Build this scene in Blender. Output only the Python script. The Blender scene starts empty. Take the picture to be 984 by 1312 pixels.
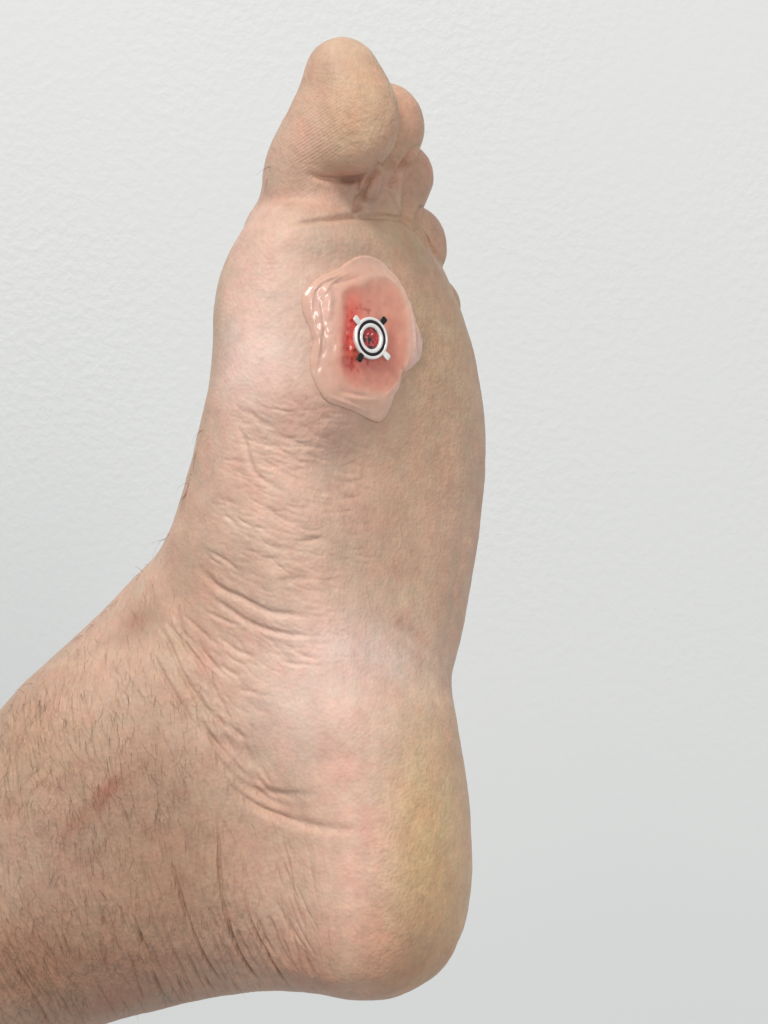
import bpy, bmesh, math, random
import numpy as np
from mathutils import Vector, Matrix
from mathutils.bvhtree import BVHTree

random.seed(7)
rng = np.random.default_rng(7)
S = 0.276 / 1312.0            # metres per design unit (about 0.21 mm)
D = 2850.0                    # camera distance in design units (0.6 m)
scene = bpy.context.scene
C = scene.collection

# ------------------------------------------------------------------ camera, world, lights, exposure
cam_d = bpy.data.cameras.new('camera')
cam = bpy.data.objects.new('camera', cam_d)
C.objects.link(cam)
cam.location = (0, -D * S, 0)
cam.rotation_euler = (math.radians(90), 0, 0)
cam_d.sensor_fit = 'VERTICAL'
cam_d.sensor_height = 24.0
cam_d.lens = 24.0 * D / 1312.0
cam_d.clip_start = 0.01
cam_d.clip_end = 50
scene.camera = cam

world = bpy.data.worlds.new('World')
scene.world = world
world.use_nodes = True
bg = world.node_tree.nodes['Background']
bg.inputs[0].default_value = (0.96, 0.98, 1.0, 1)
bg.inputs[1].default_value = 0.47


def area_light(name, loc, target, size, power, color):
    l = bpy.data.lights.new(name, 'AREA')
    l.shape = 'DISK'
    l.size = size
    l.energy = power
    l.color = color
    o = bpy.data.objects.new(name, l)
    C.objects.link(o)
    o.location = loc
    o.rotation_euler = (Vector(target) - Vector(loc)).to_track_quat('-Z', 'Y').to_euler()
    return o


area_light('ceiling_lamp', (-0.95, -2.05, 2.25), (0, 0.1, 0), 0.8, 66, (1.0, 0.965, 0.92))
area_light('fill_lamp', (1.0, -2.6, 0.5), (0, 0, 0), 1.0, 20, (1.0, 0.98, 0.95))  # added soft fill from the right; no such lamp is seen

scene.view_settings.view_transform = 'Standard'
scene.view_settings.look = 'None'
scene.view_settings.exposure = 0.0
scene.view_settings.gamma = 1.0
scene.cycles.use_denoising = True


# ------------------------------------------------------------------ helpers
def lin(rgb):
    c = np.asarray(rgb, dtype=np.float64) / 255.0
    return np.where(c <= 0.04045, c / 12.92, ((c + 0.055) / 1.055) ** 2.4)


def new_mat(name):
    m = bpy.data.materials.new(name)
    m.use_nodes = True
    nt = m.node_tree
    return m, nt, nt.nodes['Principled BSDF']


def mesh_object(name, verts, faces, mat, parent=None, smooth=True):
    me = bpy.data.meshes.new(name)
    me.from_pydata([tuple(v) for v in verts], [], faces)
    me.validate()
    me.update()
    if smooth:
        me.polygons.foreach_set('use_smooth', [True] * len(me.polygons))
    if mat is not None:
        me.materials.append(mat)
    o = bpy.data.objects.new(name, me)
    C.objects.link(o)
    if parent is not None:
        o.parent = parent
    return o


def P(px, py, Y):
    """design-space point that lies at depth Y on the line of sight of a photo point"""
    k = (D + Y) / D
    return np.array([(px - 492.0) * k, Y, (656.0 - py) * k])


# ------------------------------------------------------------------ wall
def wall_material():
    m, nt, b = new_mat('painted_plaster')
    N, L = nt.nodes, nt.links
    tc = N.new('ShaderNodeTexCoord')
    b.inputs['Roughness'].default_value = 0.55
    n0 = N.new('ShaderNodeTexNoise'); n0.inputs['Scale'].default_value = 1.6; n0.inputs['Detail'].default_value = 3
    L.new(tc.outputs['Object'], n0.inputs['Vector'])
    r = N.new('ShaderNodeValToRGB')
    r.color_ramp.elements[0].position = 0.3; r.color_ramp.elements[0].color = (0.70, 0.722, 0.725, 1)
    r.color_ramp.elements[1].position = 0.7; r.color_ramp.elements[1].color = (0.735, 0.748, 0.742, 1)
    L.new(n0.outputs['Fac'], r.inputs['Fac'])
    L.new(r.outputs['Color'], b.inputs['Base Color'])
    # roller stipple: rounded flecks over soft lumps; thicker in some places than in others
    mp = N.new('ShaderNodeMapping'); mp.inputs['Scale'].default_value = (1.0, 1.0, 1.05)
    mp.inputs['Rotation'].default_value = (0, math.radians(-14), 0)
    L.new(tc.outputs['Object'], mp.inputs['Vector'])
    n1 = N.new('ShaderNodeTexNoise'); n1.inputs['Scale'].default_value = 200; n1.inputs['Detail'].default_value = 3; n1.inputs['Roughness'].default_value = 0.5
    n1.inputs['Distortion'].default_value = 0.15
    L.new(mp.outputs['Vector'], n1.inputs['Vector'])
    n2 = N.new('ShaderNodeTexNoise'); n2.inputs['Scale'].default_value = 480; n2.inputs['Detail'].default_value = 2
    L.new(mp.outputs['Vector'], n2.inputs['Vector'])
    rr = N.new('ShaderNodeMapRange'); rr.inputs[1].default_value = 0.38; rr.inputs[2].default_value = 0.72
    L.new(n1.outputs['Fac'], rr.inputs[0])
    mix = N.new('ShaderNodeMath'); mix.operation = 'MULTIPLY_ADD'; mix.inputs[1].default_value = 0.25
    L.new(n2.outputs['Fac'], mix.inputs[0]); L.new(rr.outputs[0], mix.inputs[2])
    n3 = N.new('ShaderNodeTexNoise'); n3.inputs['Scale'].default_value = 5; n3.inputs['Detail'].default_value = 2
    L.new(tc.outputs['Object'], n3.inputs['Vector'])
    sep = N.new('ShaderNodeSeparateXYZ'); L.new(tc.outputs['Object'], sep.inputs[0])
    hz = N.new('ShaderNodeMapRange'); hz.interpolation_type = 'SMOOTHSTEP'
    hz.inputs[1].default_value = -0.22; hz.inputs[2].default_value = 0.06; hz.inputs[3].default_value = 0.06; hz.inputs[4].default_value = 1.0
    L.new(sep.outputs[2], hz.inputs[0])
    am = N.new('ShaderNodeMapRange'); am.inputs[1].default_value = 0.35; am.inputs[2].default_value = 0.65; am.inputs[3].default_value = 0.35; am.inputs[4].default_value = 1.0
    L.new(n3.outputs['Fac'], am.inputs[0])
    mm = N.new('ShaderNodeMath'); mm.operation = 'MULTIPLY'; L.new(hz.outputs[0], mm.inputs[0]); L.new(am.outputs[0], mm.inputs[1])
    ms = N.new('ShaderNodeMath'); ms.operation = 'MULTIPLY'; ms.inputs[1].default_value = 0.24; L.new(mm.outputs[0], ms.inputs[0])
    bu = N.new('ShaderNodeBump'); bu.inputs['Distance'].default_value = 0.0013
    L.new(ms.outputs[0], bu.inputs['Strength']); L.new(mix.outputs[0], bu.inputs['Height'])
    L.new(bu.outputs['Normal'], b.inputs['Normal'])
    return m


WALL_Y = 0.58
wall = mesh_object('wall', [(-1.6, WALL_Y, -1.3), (1.6, WALL_Y, -1.3), (1.6, WALL_Y, 1.5), (-1.6, WALL_Y, 1.5),
                            (-1.6, WALL_Y + 0.12, -1.3), (1.6, WALL_Y + 0.12, -1.3), (1.6, WALL_Y + 0.12, 1.5), (-1.6, WALL_Y + 0.12, 1.5)],
                   [(0, 1, 2, 3), (5, 4, 7, 6), (4, 0, 3, 7), (1, 5, 6, 2), (3, 2, 6, 7), (4, 5, 1, 0)], wall_material(), smooth=False)
wall['kind'] = 'structure'
wall['label'] = 'white painted plaster wall with fine roller texture behind the foot'

# ------------------------------------------------------------------ foot: implicit body sampled on a grid
H = 5.5
GX = np.arange(-900, 190, H, dtype=np.float32)
GY = np.arange(-300, 420, H, dtype=np.float32)
GZ = np.arange(-830, 650, H, dtype=np.float32)


def interp(tab, key):
    """smooth (Catmull-Rom like, monotone enough) table lookup"""
    xs = np.array([r[0] for r in tab], dtype=np.float64)
    ys = np.array([r[1:] for r in tab], dtype=np.float64)
    m = np.gradient(ys, xs, axis=0)
    key = np.clip(key, xs[0], xs[-1])
    i = np.clip(np.searchsorted(xs, key) - 1, 0, len(xs) - 2)
    h = (xs[i + 1] - xs[i])
    t = (key - xs[i]) / h
    h = h[:, None]; t = t[:, None]
    return ((1 + 2 * t) * (1 - t) ** 2 * ys[i] + t * (1 - t) ** 2 * h * m[i]
            + t * t * (3 - 2 * t) * ys[i + 1] + t * t * (t - 1) * h * m[i + 1])


def smin(a, b, k):
    h = np.clip(0.5 + 0.5 * (b - a) / k, 0, 1)
    return b * (1 - h) + a * h - k * h * (1 - h)


def normalise(f, lo=0.15):
    g = np.gradient(f, H)
    m = np.sqrt(g[0] ** 2 + g[1] ** 2 + g[2] ** 2)
    return f / np.maximum(m, lo)


NEXP = 2.35
th = np.linspace(0, 2 * np.pi, 721)
cu = np.sign(np.cos(th)) * np.abs(np.cos(th)) ** (2 / NEXP)
su = np.sign(np.sin(th)) * np.abs(np.sin(th)) ** (2 / NEXP)

#          py    xl   xr   A    B   angle Yc    (outline edges, half width, half thickness, turn of the foot, depth)
FOOT = [
    (266, 385, 496, 60, 40, 40, -30),
    (272, 360, 510, 110, 62, 40, -26),
    (282, 335, 524, 148, 78, 40, -20),
    (300, 318, 541, 175, 92, 41, -12),
    (330, 300, 562, 196, 102, 41, -4),
    (360, 287, 578, 206, 106, 41, 0),
    (400, 277, 594, 212, 107, 41, 0),
    (450, 273, 608, 215, 108, 41, 0),
    (500, 268, 617, 212, 110, 40, 0),
    (560, 254, 622, 203, 118, 39, 5),
    (610, 241, 621, 195, 128, 38, 8),
    (660, 225, 616, 188, 140, 37, 10),
    (705, 211, 611, 180, 150, 36, 12),
    (760, 215, 602, 172, 155, 35, 12),
    (820, 222, 591, 163, 158, 34, 10),
    (870, 235, 579, 156, 160, 34, 5),
    (910, 242, 583, 152, 160, 34, 0),
    (950, 250, 590, 150, 160, 34, 0),
    (1000, 262, 598, 150, 160, 34, 0),
    (1050, 275, 603, 150, 158, 34, 0),
    (1100, 290, 605, 150, 153, 34, 0),
    (1150, 305, 602, 148, 148, 34, 0),
    (1200, 325, 590, 140, 138, 34, 0),
    (1236, 350, 570, 122, 118, 34, 0),
    (1256, 380, 547, 95, 92, 34, 0),
    (1269, 420, 516, 55, 55, 34, 0),
    (1274, 450, 485, 18, 18, 34, 0),
]

pyz = 656.0 - GZ.astype(np.float64)
rows = interp(FOOT, pyz)
X = GX[:, None, None]; Y = GY[None, :, None]; Z = GZ[None, None, :]
par = np.zeros((len(GZ), 7))
for k in range(len(GZ)):
    xl, xr, A, B, a, yc = rows[k]
    a = math.radians(a)
    ex = A * cu * math.sin(a) + B * su * math.cos(a)
    ey = A * cu * math.cos(a) - B * su * math.sin(a)
    i0 = np.argmin(ex); i1 = np.argmax(ex)
    w0 = ex[i1]
    Xl = (xl - 492) * (D + ey[i0] + yc) / D
    Xr = (xr - 492) * (D + ey[i1] + yc) / D
    par[k] = (0.5 * (Xl + Xr), w0 / (0.5 * (Xr - Xl)), A, B, math.sin(a), math.cos(a), yc)
p = par.astype(np.float32)
xx = (X - p[None, None, :, 0]) * p[None, None, :, 1]
yy = Y - p[None, None, :, 6]
u = (xx * p[None, None, :, 4] + yy * p[None, None, :, 5]) / p[None, None, :, 2]
v = (xx * p[None, None, :, 5] - yy * p[None, None, :, 4]) / p[None, None, :, 3]
F = ((np.abs(u) ** NEXP + np.abs(v) ** NEXP) ** np.float32(1 / NEXP) - 1) * np.minimum(p[:, 2], p[:, 3])[None, None, :]
capz = np.maximum(GZ - (656 - 267), (656 - 1274) - GZ).astype(np.float32)
F = np.maximum(F, capz[None, None, :])
F = normalise(F)
del u, v, xx, yy

# leg: slices across an axis running to the lower left and away
E1 = np.array([0.30, 0.954]); DL = np.array([-0.954, 0.30])   # in photo axes (x right, y down)
LEGT = []                       # t, centre along E1, half height, depth centre, half depth
for top, bot, yc, hd in (((330, 590), (500, 1200), 0, 120), ((232, 690), (395, 1262), 10, 148), ((190, 727), (345, 1268), 18, 156),
                         ((140, 776), (292, 1273), 32, 160), ((70, 846), (203, 1291), 55, 162), ((0, 910), (124, 1312), 80, 162),
                         ((-70, 960), (40, 1338), 105, 163), ((-200, 1035), (-100, 1385), 150, 168), ((-420, 1130), (-310, 1480), 225, 185)):
    k = (D + yc) / D
    tp = (np.array(top) - (492, 656)) * k; bt = (np.array(bot) - (492, 656)) * k
    mid = 0.5 * (tp + bt)
    LEGT.append((float(mid @ DL), float(mid @ E1), 0.5 * abs(float((bt - tp) @ E1)), yc, hd))
t = (GX[:, None] * DL[0] - GZ[None, :] * DL[1]).astype(np.float64)
e = (GX[:, None] * E1[0] - GZ[None, :] * E1[1]).astype(np.float32)
q = interp(LEGT, t.ravel()).reshape(t.shape + (4,)).astype(np.float32)
ue = (e - q[..., 0]) / q[..., 1]
ve = (Y - q[:, None, :, 2]) / q[:, None, :, 3]
G = ((np.abs(ue)[:, None, :] ** 2.15 + np.abs(ve) ** 2.15) ** np.float32(1 / 2.15) - 1) * np.minimum(q[..., 1], q[..., 3])[:, None, :]
t0 = LEGT[0][0]
G = np.maximum(G, (t0 + 10 - t).astype(np.float32)[:, None, :])
G = normalise(G)
G = np.maximum(G, (-870 - X).astype(np.float32))
F = smin(F, G, 26.0)
del G, ve, ue


def ellipsoid(c, r, roll=0.0, yaw=0.0):
    """ellipsoid distance on a sub-box: returns (slices, values)"""
    k = (D + c[2]) / D
    c = P(*c); r = np.array((r[0], r[2], r[1]), dtype=np.float64) * k      # given as across, along, deep
    R = np.array(Matrix.Rotation(math.radians(-yaw), 3, 'Z') @ Matrix.Rotation(math.radians(-roll), 3, 'Y'))
    m = max(r) + 60
    ix = slice(*np.searchsorted(GX, (c[0] - m, c[0] + m))); iy = slice(*np.searchsorted(GY, (c[1] - m, c[1] + m))); iz = slice(*np.searchsorted(GZ, (c[2] - m, c[2] + m)))
    d = np.stack(np.broadcast_arrays(GX[ix][:, None, None] - c[0], GY[iy][None, :, None] - c[1], GZ[iz][None, None, :] - c[2]), -1)
    l = d @ R.astype(np.float32)
    k0 = np.sqrt(((l / r) ** 2).sum(-1)); k1 = np.sqrt(((l / r ** 2) ** 2).sum(-1)) + 1e-9
    return (ix, iy, iz), (k0 * (k0 - 1) / k1).astype(np.float32)


def add(fld, c, r, k, roll=0.0, yaw=0.0):
    s, vals = ellipsoid(c, r, roll, yaw)
    fld[s] = smin(fld[s], vals, k)


def digit(parts, k_in):
    fld = np.full(F.shape, 400.0, dtype=np.float32)
    for (c, r, roll, yaw) in parts:
        add(fld, c, r, k_in, roll, yaw)
    return fld


# big toe: pad, tip, knuckle, shaft, root
toe = digit([((450, 152, -142), (64, 73, 50), 4, 24), ((438, 98, -136), (49, 50, 44), 0, 0),
             ((404, 164, -122), (40, 58, 46), -16, 0), ((386, 200, -104), (40, 46, 48), -20, 0), ((384, 228, -88), (43, 44, 50), 0, 0),
             ((398, 252, -82), (58, 52, 56), -14, 0), ((375, 310, -58), (66, 70, 60), -18, 0)], 22.0)
add(toe, (460, 262, -52), (24, 40, 30), 10)
add(toe, (466, 232, -78), (24, 30, 30), 10)
F = smin(F, toe, 8.0)
# second to fifth toes
for parts in ([((497, 163, -66), (47, 56, 50), 8, 0), ((480, 228, -38), (36, 62, 40), 6, 0), ((474, 300, -8), (38, 62, 40), 4, 0), ((455, 285, -30), (30, 30, 40), 0, 0)],
              [((510, 226, 14), (46, 46, 48), 0, 0), ((507, 272, 24), (32, 50, 40), -6, 0), ((508, 330, 30), (34, 50, 40), 0, 0)],
              [((529, 311, 92), (42, 48, 46), 10, 0), ((520, 360, 95), (36, 50, 42), 0, 0)],
              [((549, 392, 160), (42, 38, 44), -14, 0), ((540, 425, 160), (38, 50, 42), 0, 0)]):
    F = smin(F, digit(parts, 18.0), 6.0)
del toe

# masses under the skin: first metatarsal head, ankle bone, heel cushion, fifth metatarsal base
add(F, (374, 400, -92), (78, 100, 66), 40, 0)
add(F, (110, 960, -40), (120, 90, 70), 90, 35)


def surface_nets(F):
    neg = F < 0
    cnt = np.zeros(tuple(n - 1 for n in F.shape), dtype=np.int8)
    offs = [(i, j, k) for i in (0, 1) for j in (0, 1) for k in (0, 1)]
    nx, ny, nz = F.shape
    for i, j, k in offs:
        cnt += neg[i:nx - 1 + i, j:ny - 1 + j, k:nz - 1 + k]
    act = np.argwhere((cnt > 0) & (cnt < 8))
    idx = np.full(cnt.shape, -1, dtype=np.int32)
    idx[act[:, 0], act[:, 1], act[:, 2]] = np.arange(len(act))
    acc = np.zeros((len(act), 3)); num = np.zeros(len(act))
    vals = {o: F[act[:, 0] + o[0], act[:, 1] + o[1], act[:, 2] + o[2]].astype(np.float64) for o in offs}
    for o in offs:
        for ax in range(3):
            if o[ax] == 0:
                o2 = list(o); o2[ax] = 1; o2 = tuple(o2)
                a, b = vals[o], vals[o2]
                m = (a < 0) != (b < 0)
                tt = a[m] / (a[m] - b[m])
                pt = np.tile(np.array(o, dtype=np.float64), (m.sum(), 1)); pt[:, ax] += tt
                acc[m] += pt; num[m] += 1
    pos = (act + acc / num[:, None]) * H + np.array([GX[0], GY[0], GZ[0]])
    quads = []
    for ax in range(3):
        b1, b2 = (ax + 1) % 3, (ax + 2) % 3
        sl0 = [slice(None)] * 3; sl1 = [slice(None)] * 3
        sl0[ax] = slice(0, -1); sl1[ax] = slice(1, None)
        ch = neg[tuple(sl0)] != neg[tuple(sl1)]
        ed = np.argwhere(ch)
        ok = (ed[:, b1] > 0) & (ed[:, b2] > 0) & (ed[:, b1] < F.shape[b1] - 1) & (ed[:, b2] < F.shape[b2] - 1)
        ed = ed[ok]
        flip = neg[ed[:, 0], ed[:, 1], ed[:, 2]]
        c = []
        for (d1, d2) in ((0, 0), (-1, 0), (-1, -1), (0, -1)):
            e2 = ed.copy(); e2[:, b1] += d1; e2[:, b2] += d2
            c.append(idx[e2[:, 0], e2[:, 1], e2[:, 2]])
        qd = np.stack(c, 1)
        qd[~flip] = qd[~flip][:, ::-1]
        quads.append(qd)
    return pos, np.concatenate(quads)


V, Q = surface_nets(F)
del F


def neighbours_smooth(V, Q, it, lam):
    E = np.concatenate([Q[:, [0, 1]], Q[:, [1, 2]], Q[:, [2, 3]], Q[:, [3, 0]]])
    n = len(V)
    deg = np.bincount(E.ravel(), minlength=n)[:, None]
    for i in range(it):
        a = np.stack([np.bincount(E[:, 0], V[E[:, 1], c], n) + np.bincount(E[:, 1], V[E[:, 0], c], n) for c in range(3)], 1) / deg
        V = V + (lam if i % 2 == 0 else -lam * 1.03) * (a - V)
    return V


V = neighbours_smooth(V, Q, 8, 0.55)


def quad_normals(V, Q):
    fn = np.cross(V[Q[:, 2]] - V[Q[:, 0]], V[Q[:, 3]] - V[Q[:, 1]])
    n = np.stack([sum(np.bincount(Q[:, j], fn[:, c], len(V)) for j in range(4)) for c in range(3)], 1)
    return n / (np.linalg.norm(n, axis=1)[:, None] + 1e-12)


def to_photo(V):
    k = D / (D + V[:, 1])
    return np.stack([492 + V[:, 0] * k, 656 - V[:, 2] * k], 1)


def facing(V, N):
    vd = np.array([0, -D, 0]) - V
    vd /= np.linalg.norm(vd, axis=1)[:, None]
    return (N * vd).sum(1)


def blob(pt, c, sx, sy, rot=0.0):
    a = math.radians(rot)
    dx = pt[:, 0] - c[0]; dy = pt[:, 1] - c[1]
    x = dx * math.cos(a) + dy * math.sin(a); y = -dx * math.sin(a) + dy * math.cos(a)
    return np.exp(-0.5 * ((x / sx) ** 2 + (y / sy) ** 2))


def stroke(pt, line, sig, taper=True):
    """gaussian ridge weight along a polyline, fading at the ends"""
    line = np.array(line, dtype=np.float64)
    if len(line) > 2:                                    # round the corners
        for _ in range(2):
            a = line[:-1] * 0.75 + line[1:] * 0.25; b = line[:-1] * 0.25 + line[1:] * 0.75
            line = np.concatenate([line[:1], np.stack([a, b], 1).reshape(-1, 2), line[-1:]])
    m = 3.2 * sig
    lo = line.min(0) - m; hi = line.max(0) + m
    i0, i1 = np.searchsorted(pt[:, 1], (lo[1], hi[1]))
    sel = i0 + np.nonzero((pt[i0:i1, 0] > lo[0]) & (pt[i0:i1, 0] < hi[0]) & (fw[i0:i1] > 0))[0]
    if len(sel) == 0:
        return sel, np.zeros(0)
    q = pt[sel]
    seg = line[1:] - line[:-1]; sl = np.linalg.norm(seg, axis=1) + 1e-9
    cum = np.concatenate([[0], np.cumsum(sl)])
    best = np.full(len(sel), 1e9); pos = np.zeros(len(sel))
    for i in range(len(seg)):
        tt = np.clip(((q - line[i]) @ seg[i]) / sl[i] ** 2, 0, 1)
        d = np.linalg.norm(q - line[i] - tt[:, None] * seg[i], axis=1)
        c = d < best
        best[c] = d[c]; pos[c] = (cum[i] + tt[c] * sl[i]) / cum[-1]
    w = np.exp(-0.5 * (best / sig) ** 2)
    if taper:
        e_ = np.clip(np.minimum(pos, 1 - pos) * 3.0, 0, 1)
        w *= e_ * (2 - e_)
    return sel, w


# broad modelling of the surface: (centre, spread x, spread y, turn, height)
BROAD = [
    ((520, 690), 62, 120, -4, -30),      # hollow of the arch
    ((455, 595), 42, 34, 0, -18),         # behind the ball
    ((300, 1085), 55, 48, 20, -14),      # hollow below the ankle bone
    ((215, 1050), 70, 40, -35, -9),
    ((330, 985), 22, 46, -35, -6),
    ((400, 900), 62, 60, 0, 8),          # soft medial heel
    ((345, 660), 55, 70, 20, 4),
    ((175, 800), 24, 18, 30, -7),        # dent beside the tendon
    ((290, 560), 12, 120, 14, 3),        # tendon along the instep
    ((262, 600), 9, 110, 16, -3),
    ((560, 920), 36, 40, 0, 7),
    ((475, 432), 60, 70, 0, 4),
    ((420, 560), 34, 26, 0, 3),
    ((545, 345), 30, 40, -30, 4),
    ((440, 306), 75, 16, 3, 7),
    ((535, 318), 14, 34, -42, 6),
    ((500, 1000), 40, 90, 0, 5),
    ((505, 1150), 50, 70, 0, 5),
]
N = quad_normals(V, Q)
pt = to_photo(V)
fw = np.clip(facing(V, N) * 3.0, 0, 1)
dsp = np.zeros(len(V))
for c, sx, sy, rot, hgt in BROAD:
    dsp += hgt * blob(pt, c, sx, sy, rot)
V = V + N * (dsp * fw)[:, None]
N = quad_normals(V, Q)
bvh = BVHTree.FromPolygons([tuple(v) for v in V], [tuple(int(i) for i in f) for f in Q])

# refine twice (Catmull-Clark)
def refine(V, Q):
    n = len(V); m = len(Q)
    E = np.concatenate([Q[:, [0, 1]], Q[:, [1, 2]], Q[:, [2, 3]], Q[:, [3, 0]]])
    key = E.min(1).astype(np.int64) * n + E.max(1)
    uk, inv = np.unique(key, return_inverse=True)
    ea, eb = uk // n, uk % n; ne = len(uk)
    fp = V[Q].mean(1)
    fid = np.tile(np.arange(m), 4)
    ef = np.stack([np.bincount(inv, fp[fid, c], ne) for c in range(3)], 1) / np.bincount(inv, minlength=ne)[:, None]
    mid = 0.5 * (V[ea] + V[eb])
    ep = 0.5 * (mid + ef)
    val = np.bincount(Q.ravel(), minlength=n)[:, None]
    fa = np.stack([np.bincount(Q.ravel(), np.repeat(fp[:, c], 4), n) for c in range(3)], 1) / val
    dg = np.bincount(ea, minlength=n) + np.bincount(eb, minlength=n)
    ma = np.stack([np.bincount(ea, mid[:, c], n) + np.bincount(eb, mid[:, c], n) for c in range(3)], 1) / dg[:, None]
    vp = (fa + 2 * ma + (val - 3) * V) / val
    e0, e1, e2, e3 = (n + inv[i * m:(i + 1) * m] for i in range(4))
    f = n + ne + np.arange(m)
    q = np.concatenate([np.stack(x, 1) for x in ((Q[:, 0], e0, f, e3), (Q[:, 1], e1, f, e0), (Q[:, 2], e2, f, e1), (Q[:, 3], e3, f, e2))])
    return np.concatenate([vp, ep, fp]), q


V1, Q1 = refine(V, Q)
n1 = quad_normals(V1, Q1); p1 = to_photo(V1)
see = (facing(V1, n1) > -0.22) & (p1[:, 0] > -40)
pick = see[Q1].any(1)                                       # the side that faces away stays coarser
VF, QF = refine(V1, Q1)
NF = quad_normals(VF, QF)
m1 = len(Q1)
fine_q = QF.reshape(4, m1, 4)[:, pick].reshape(-1, 4)
hot = np.zeros(len(VF), dtype=bool); hot[fine_q] = True
rest = np.nonzero(~pick)[0]
mids = QF.reshape(4, m1, 4)[:, :, 1].T[rest]                # edge points of the coarse faces
touch = hot[mids]
plain = rest[~touch.any(1)]
mixed = []
for r, md, tc_ in zip(rest[touch.any(1)], mids[touch.any(1)], touch[touch.any(1)]):
    poly = []
    for j in range(4):
        poly.append(int(Q1[r, j]))
        if tc_[j]:
            poly.append(int(md[j]))
    mixed.append(poly)
used = hot; used[Q1[rest]] = True
order = np.nonzero(used)[0]
order = order[np.argsort(to_photo(VF[order])[:, 1], kind='stable')]   # rows of the picture together: quicker lookups
rank = np.full(len(VF), -1, dtype=np.int64); rank[order] = np.arange(len(order))
VF = VF[order]; NF = NF[order]; nv = len(order)
loops = np.concatenate([rank[fine_q].ravel(), rank[Q1[plain]].ravel(), rank[np.array([i for q_ in mixed for i in q_], dtype=np.int64)]])
sizes = np.concatenate([np.full(len(fine_q) + len(plain), 4), np.array([len(q_) for q_ in mixed], dtype=np.int64)])
fine = bpy.data.meshes.new('foot')
fine.vertices.add(nv); fine.loops.add(len(loops)); fine.polygons.add(len(sizes))
fine.loops.foreach_set('vertex_index', loops.astype(np.int32))
fine.polygons.foreach_set('loop_start', np.concatenate([[0], np.cumsum(sizes)[:-1]]).astype(np.int32))
foot = bpy.data.objects.new('foot', fine)
C.objects.link(foot)
pt = to_photo(VF)
fw = np.clip(facing(VF, NF) * 3.5 + 0.15, 0, 1)

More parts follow.
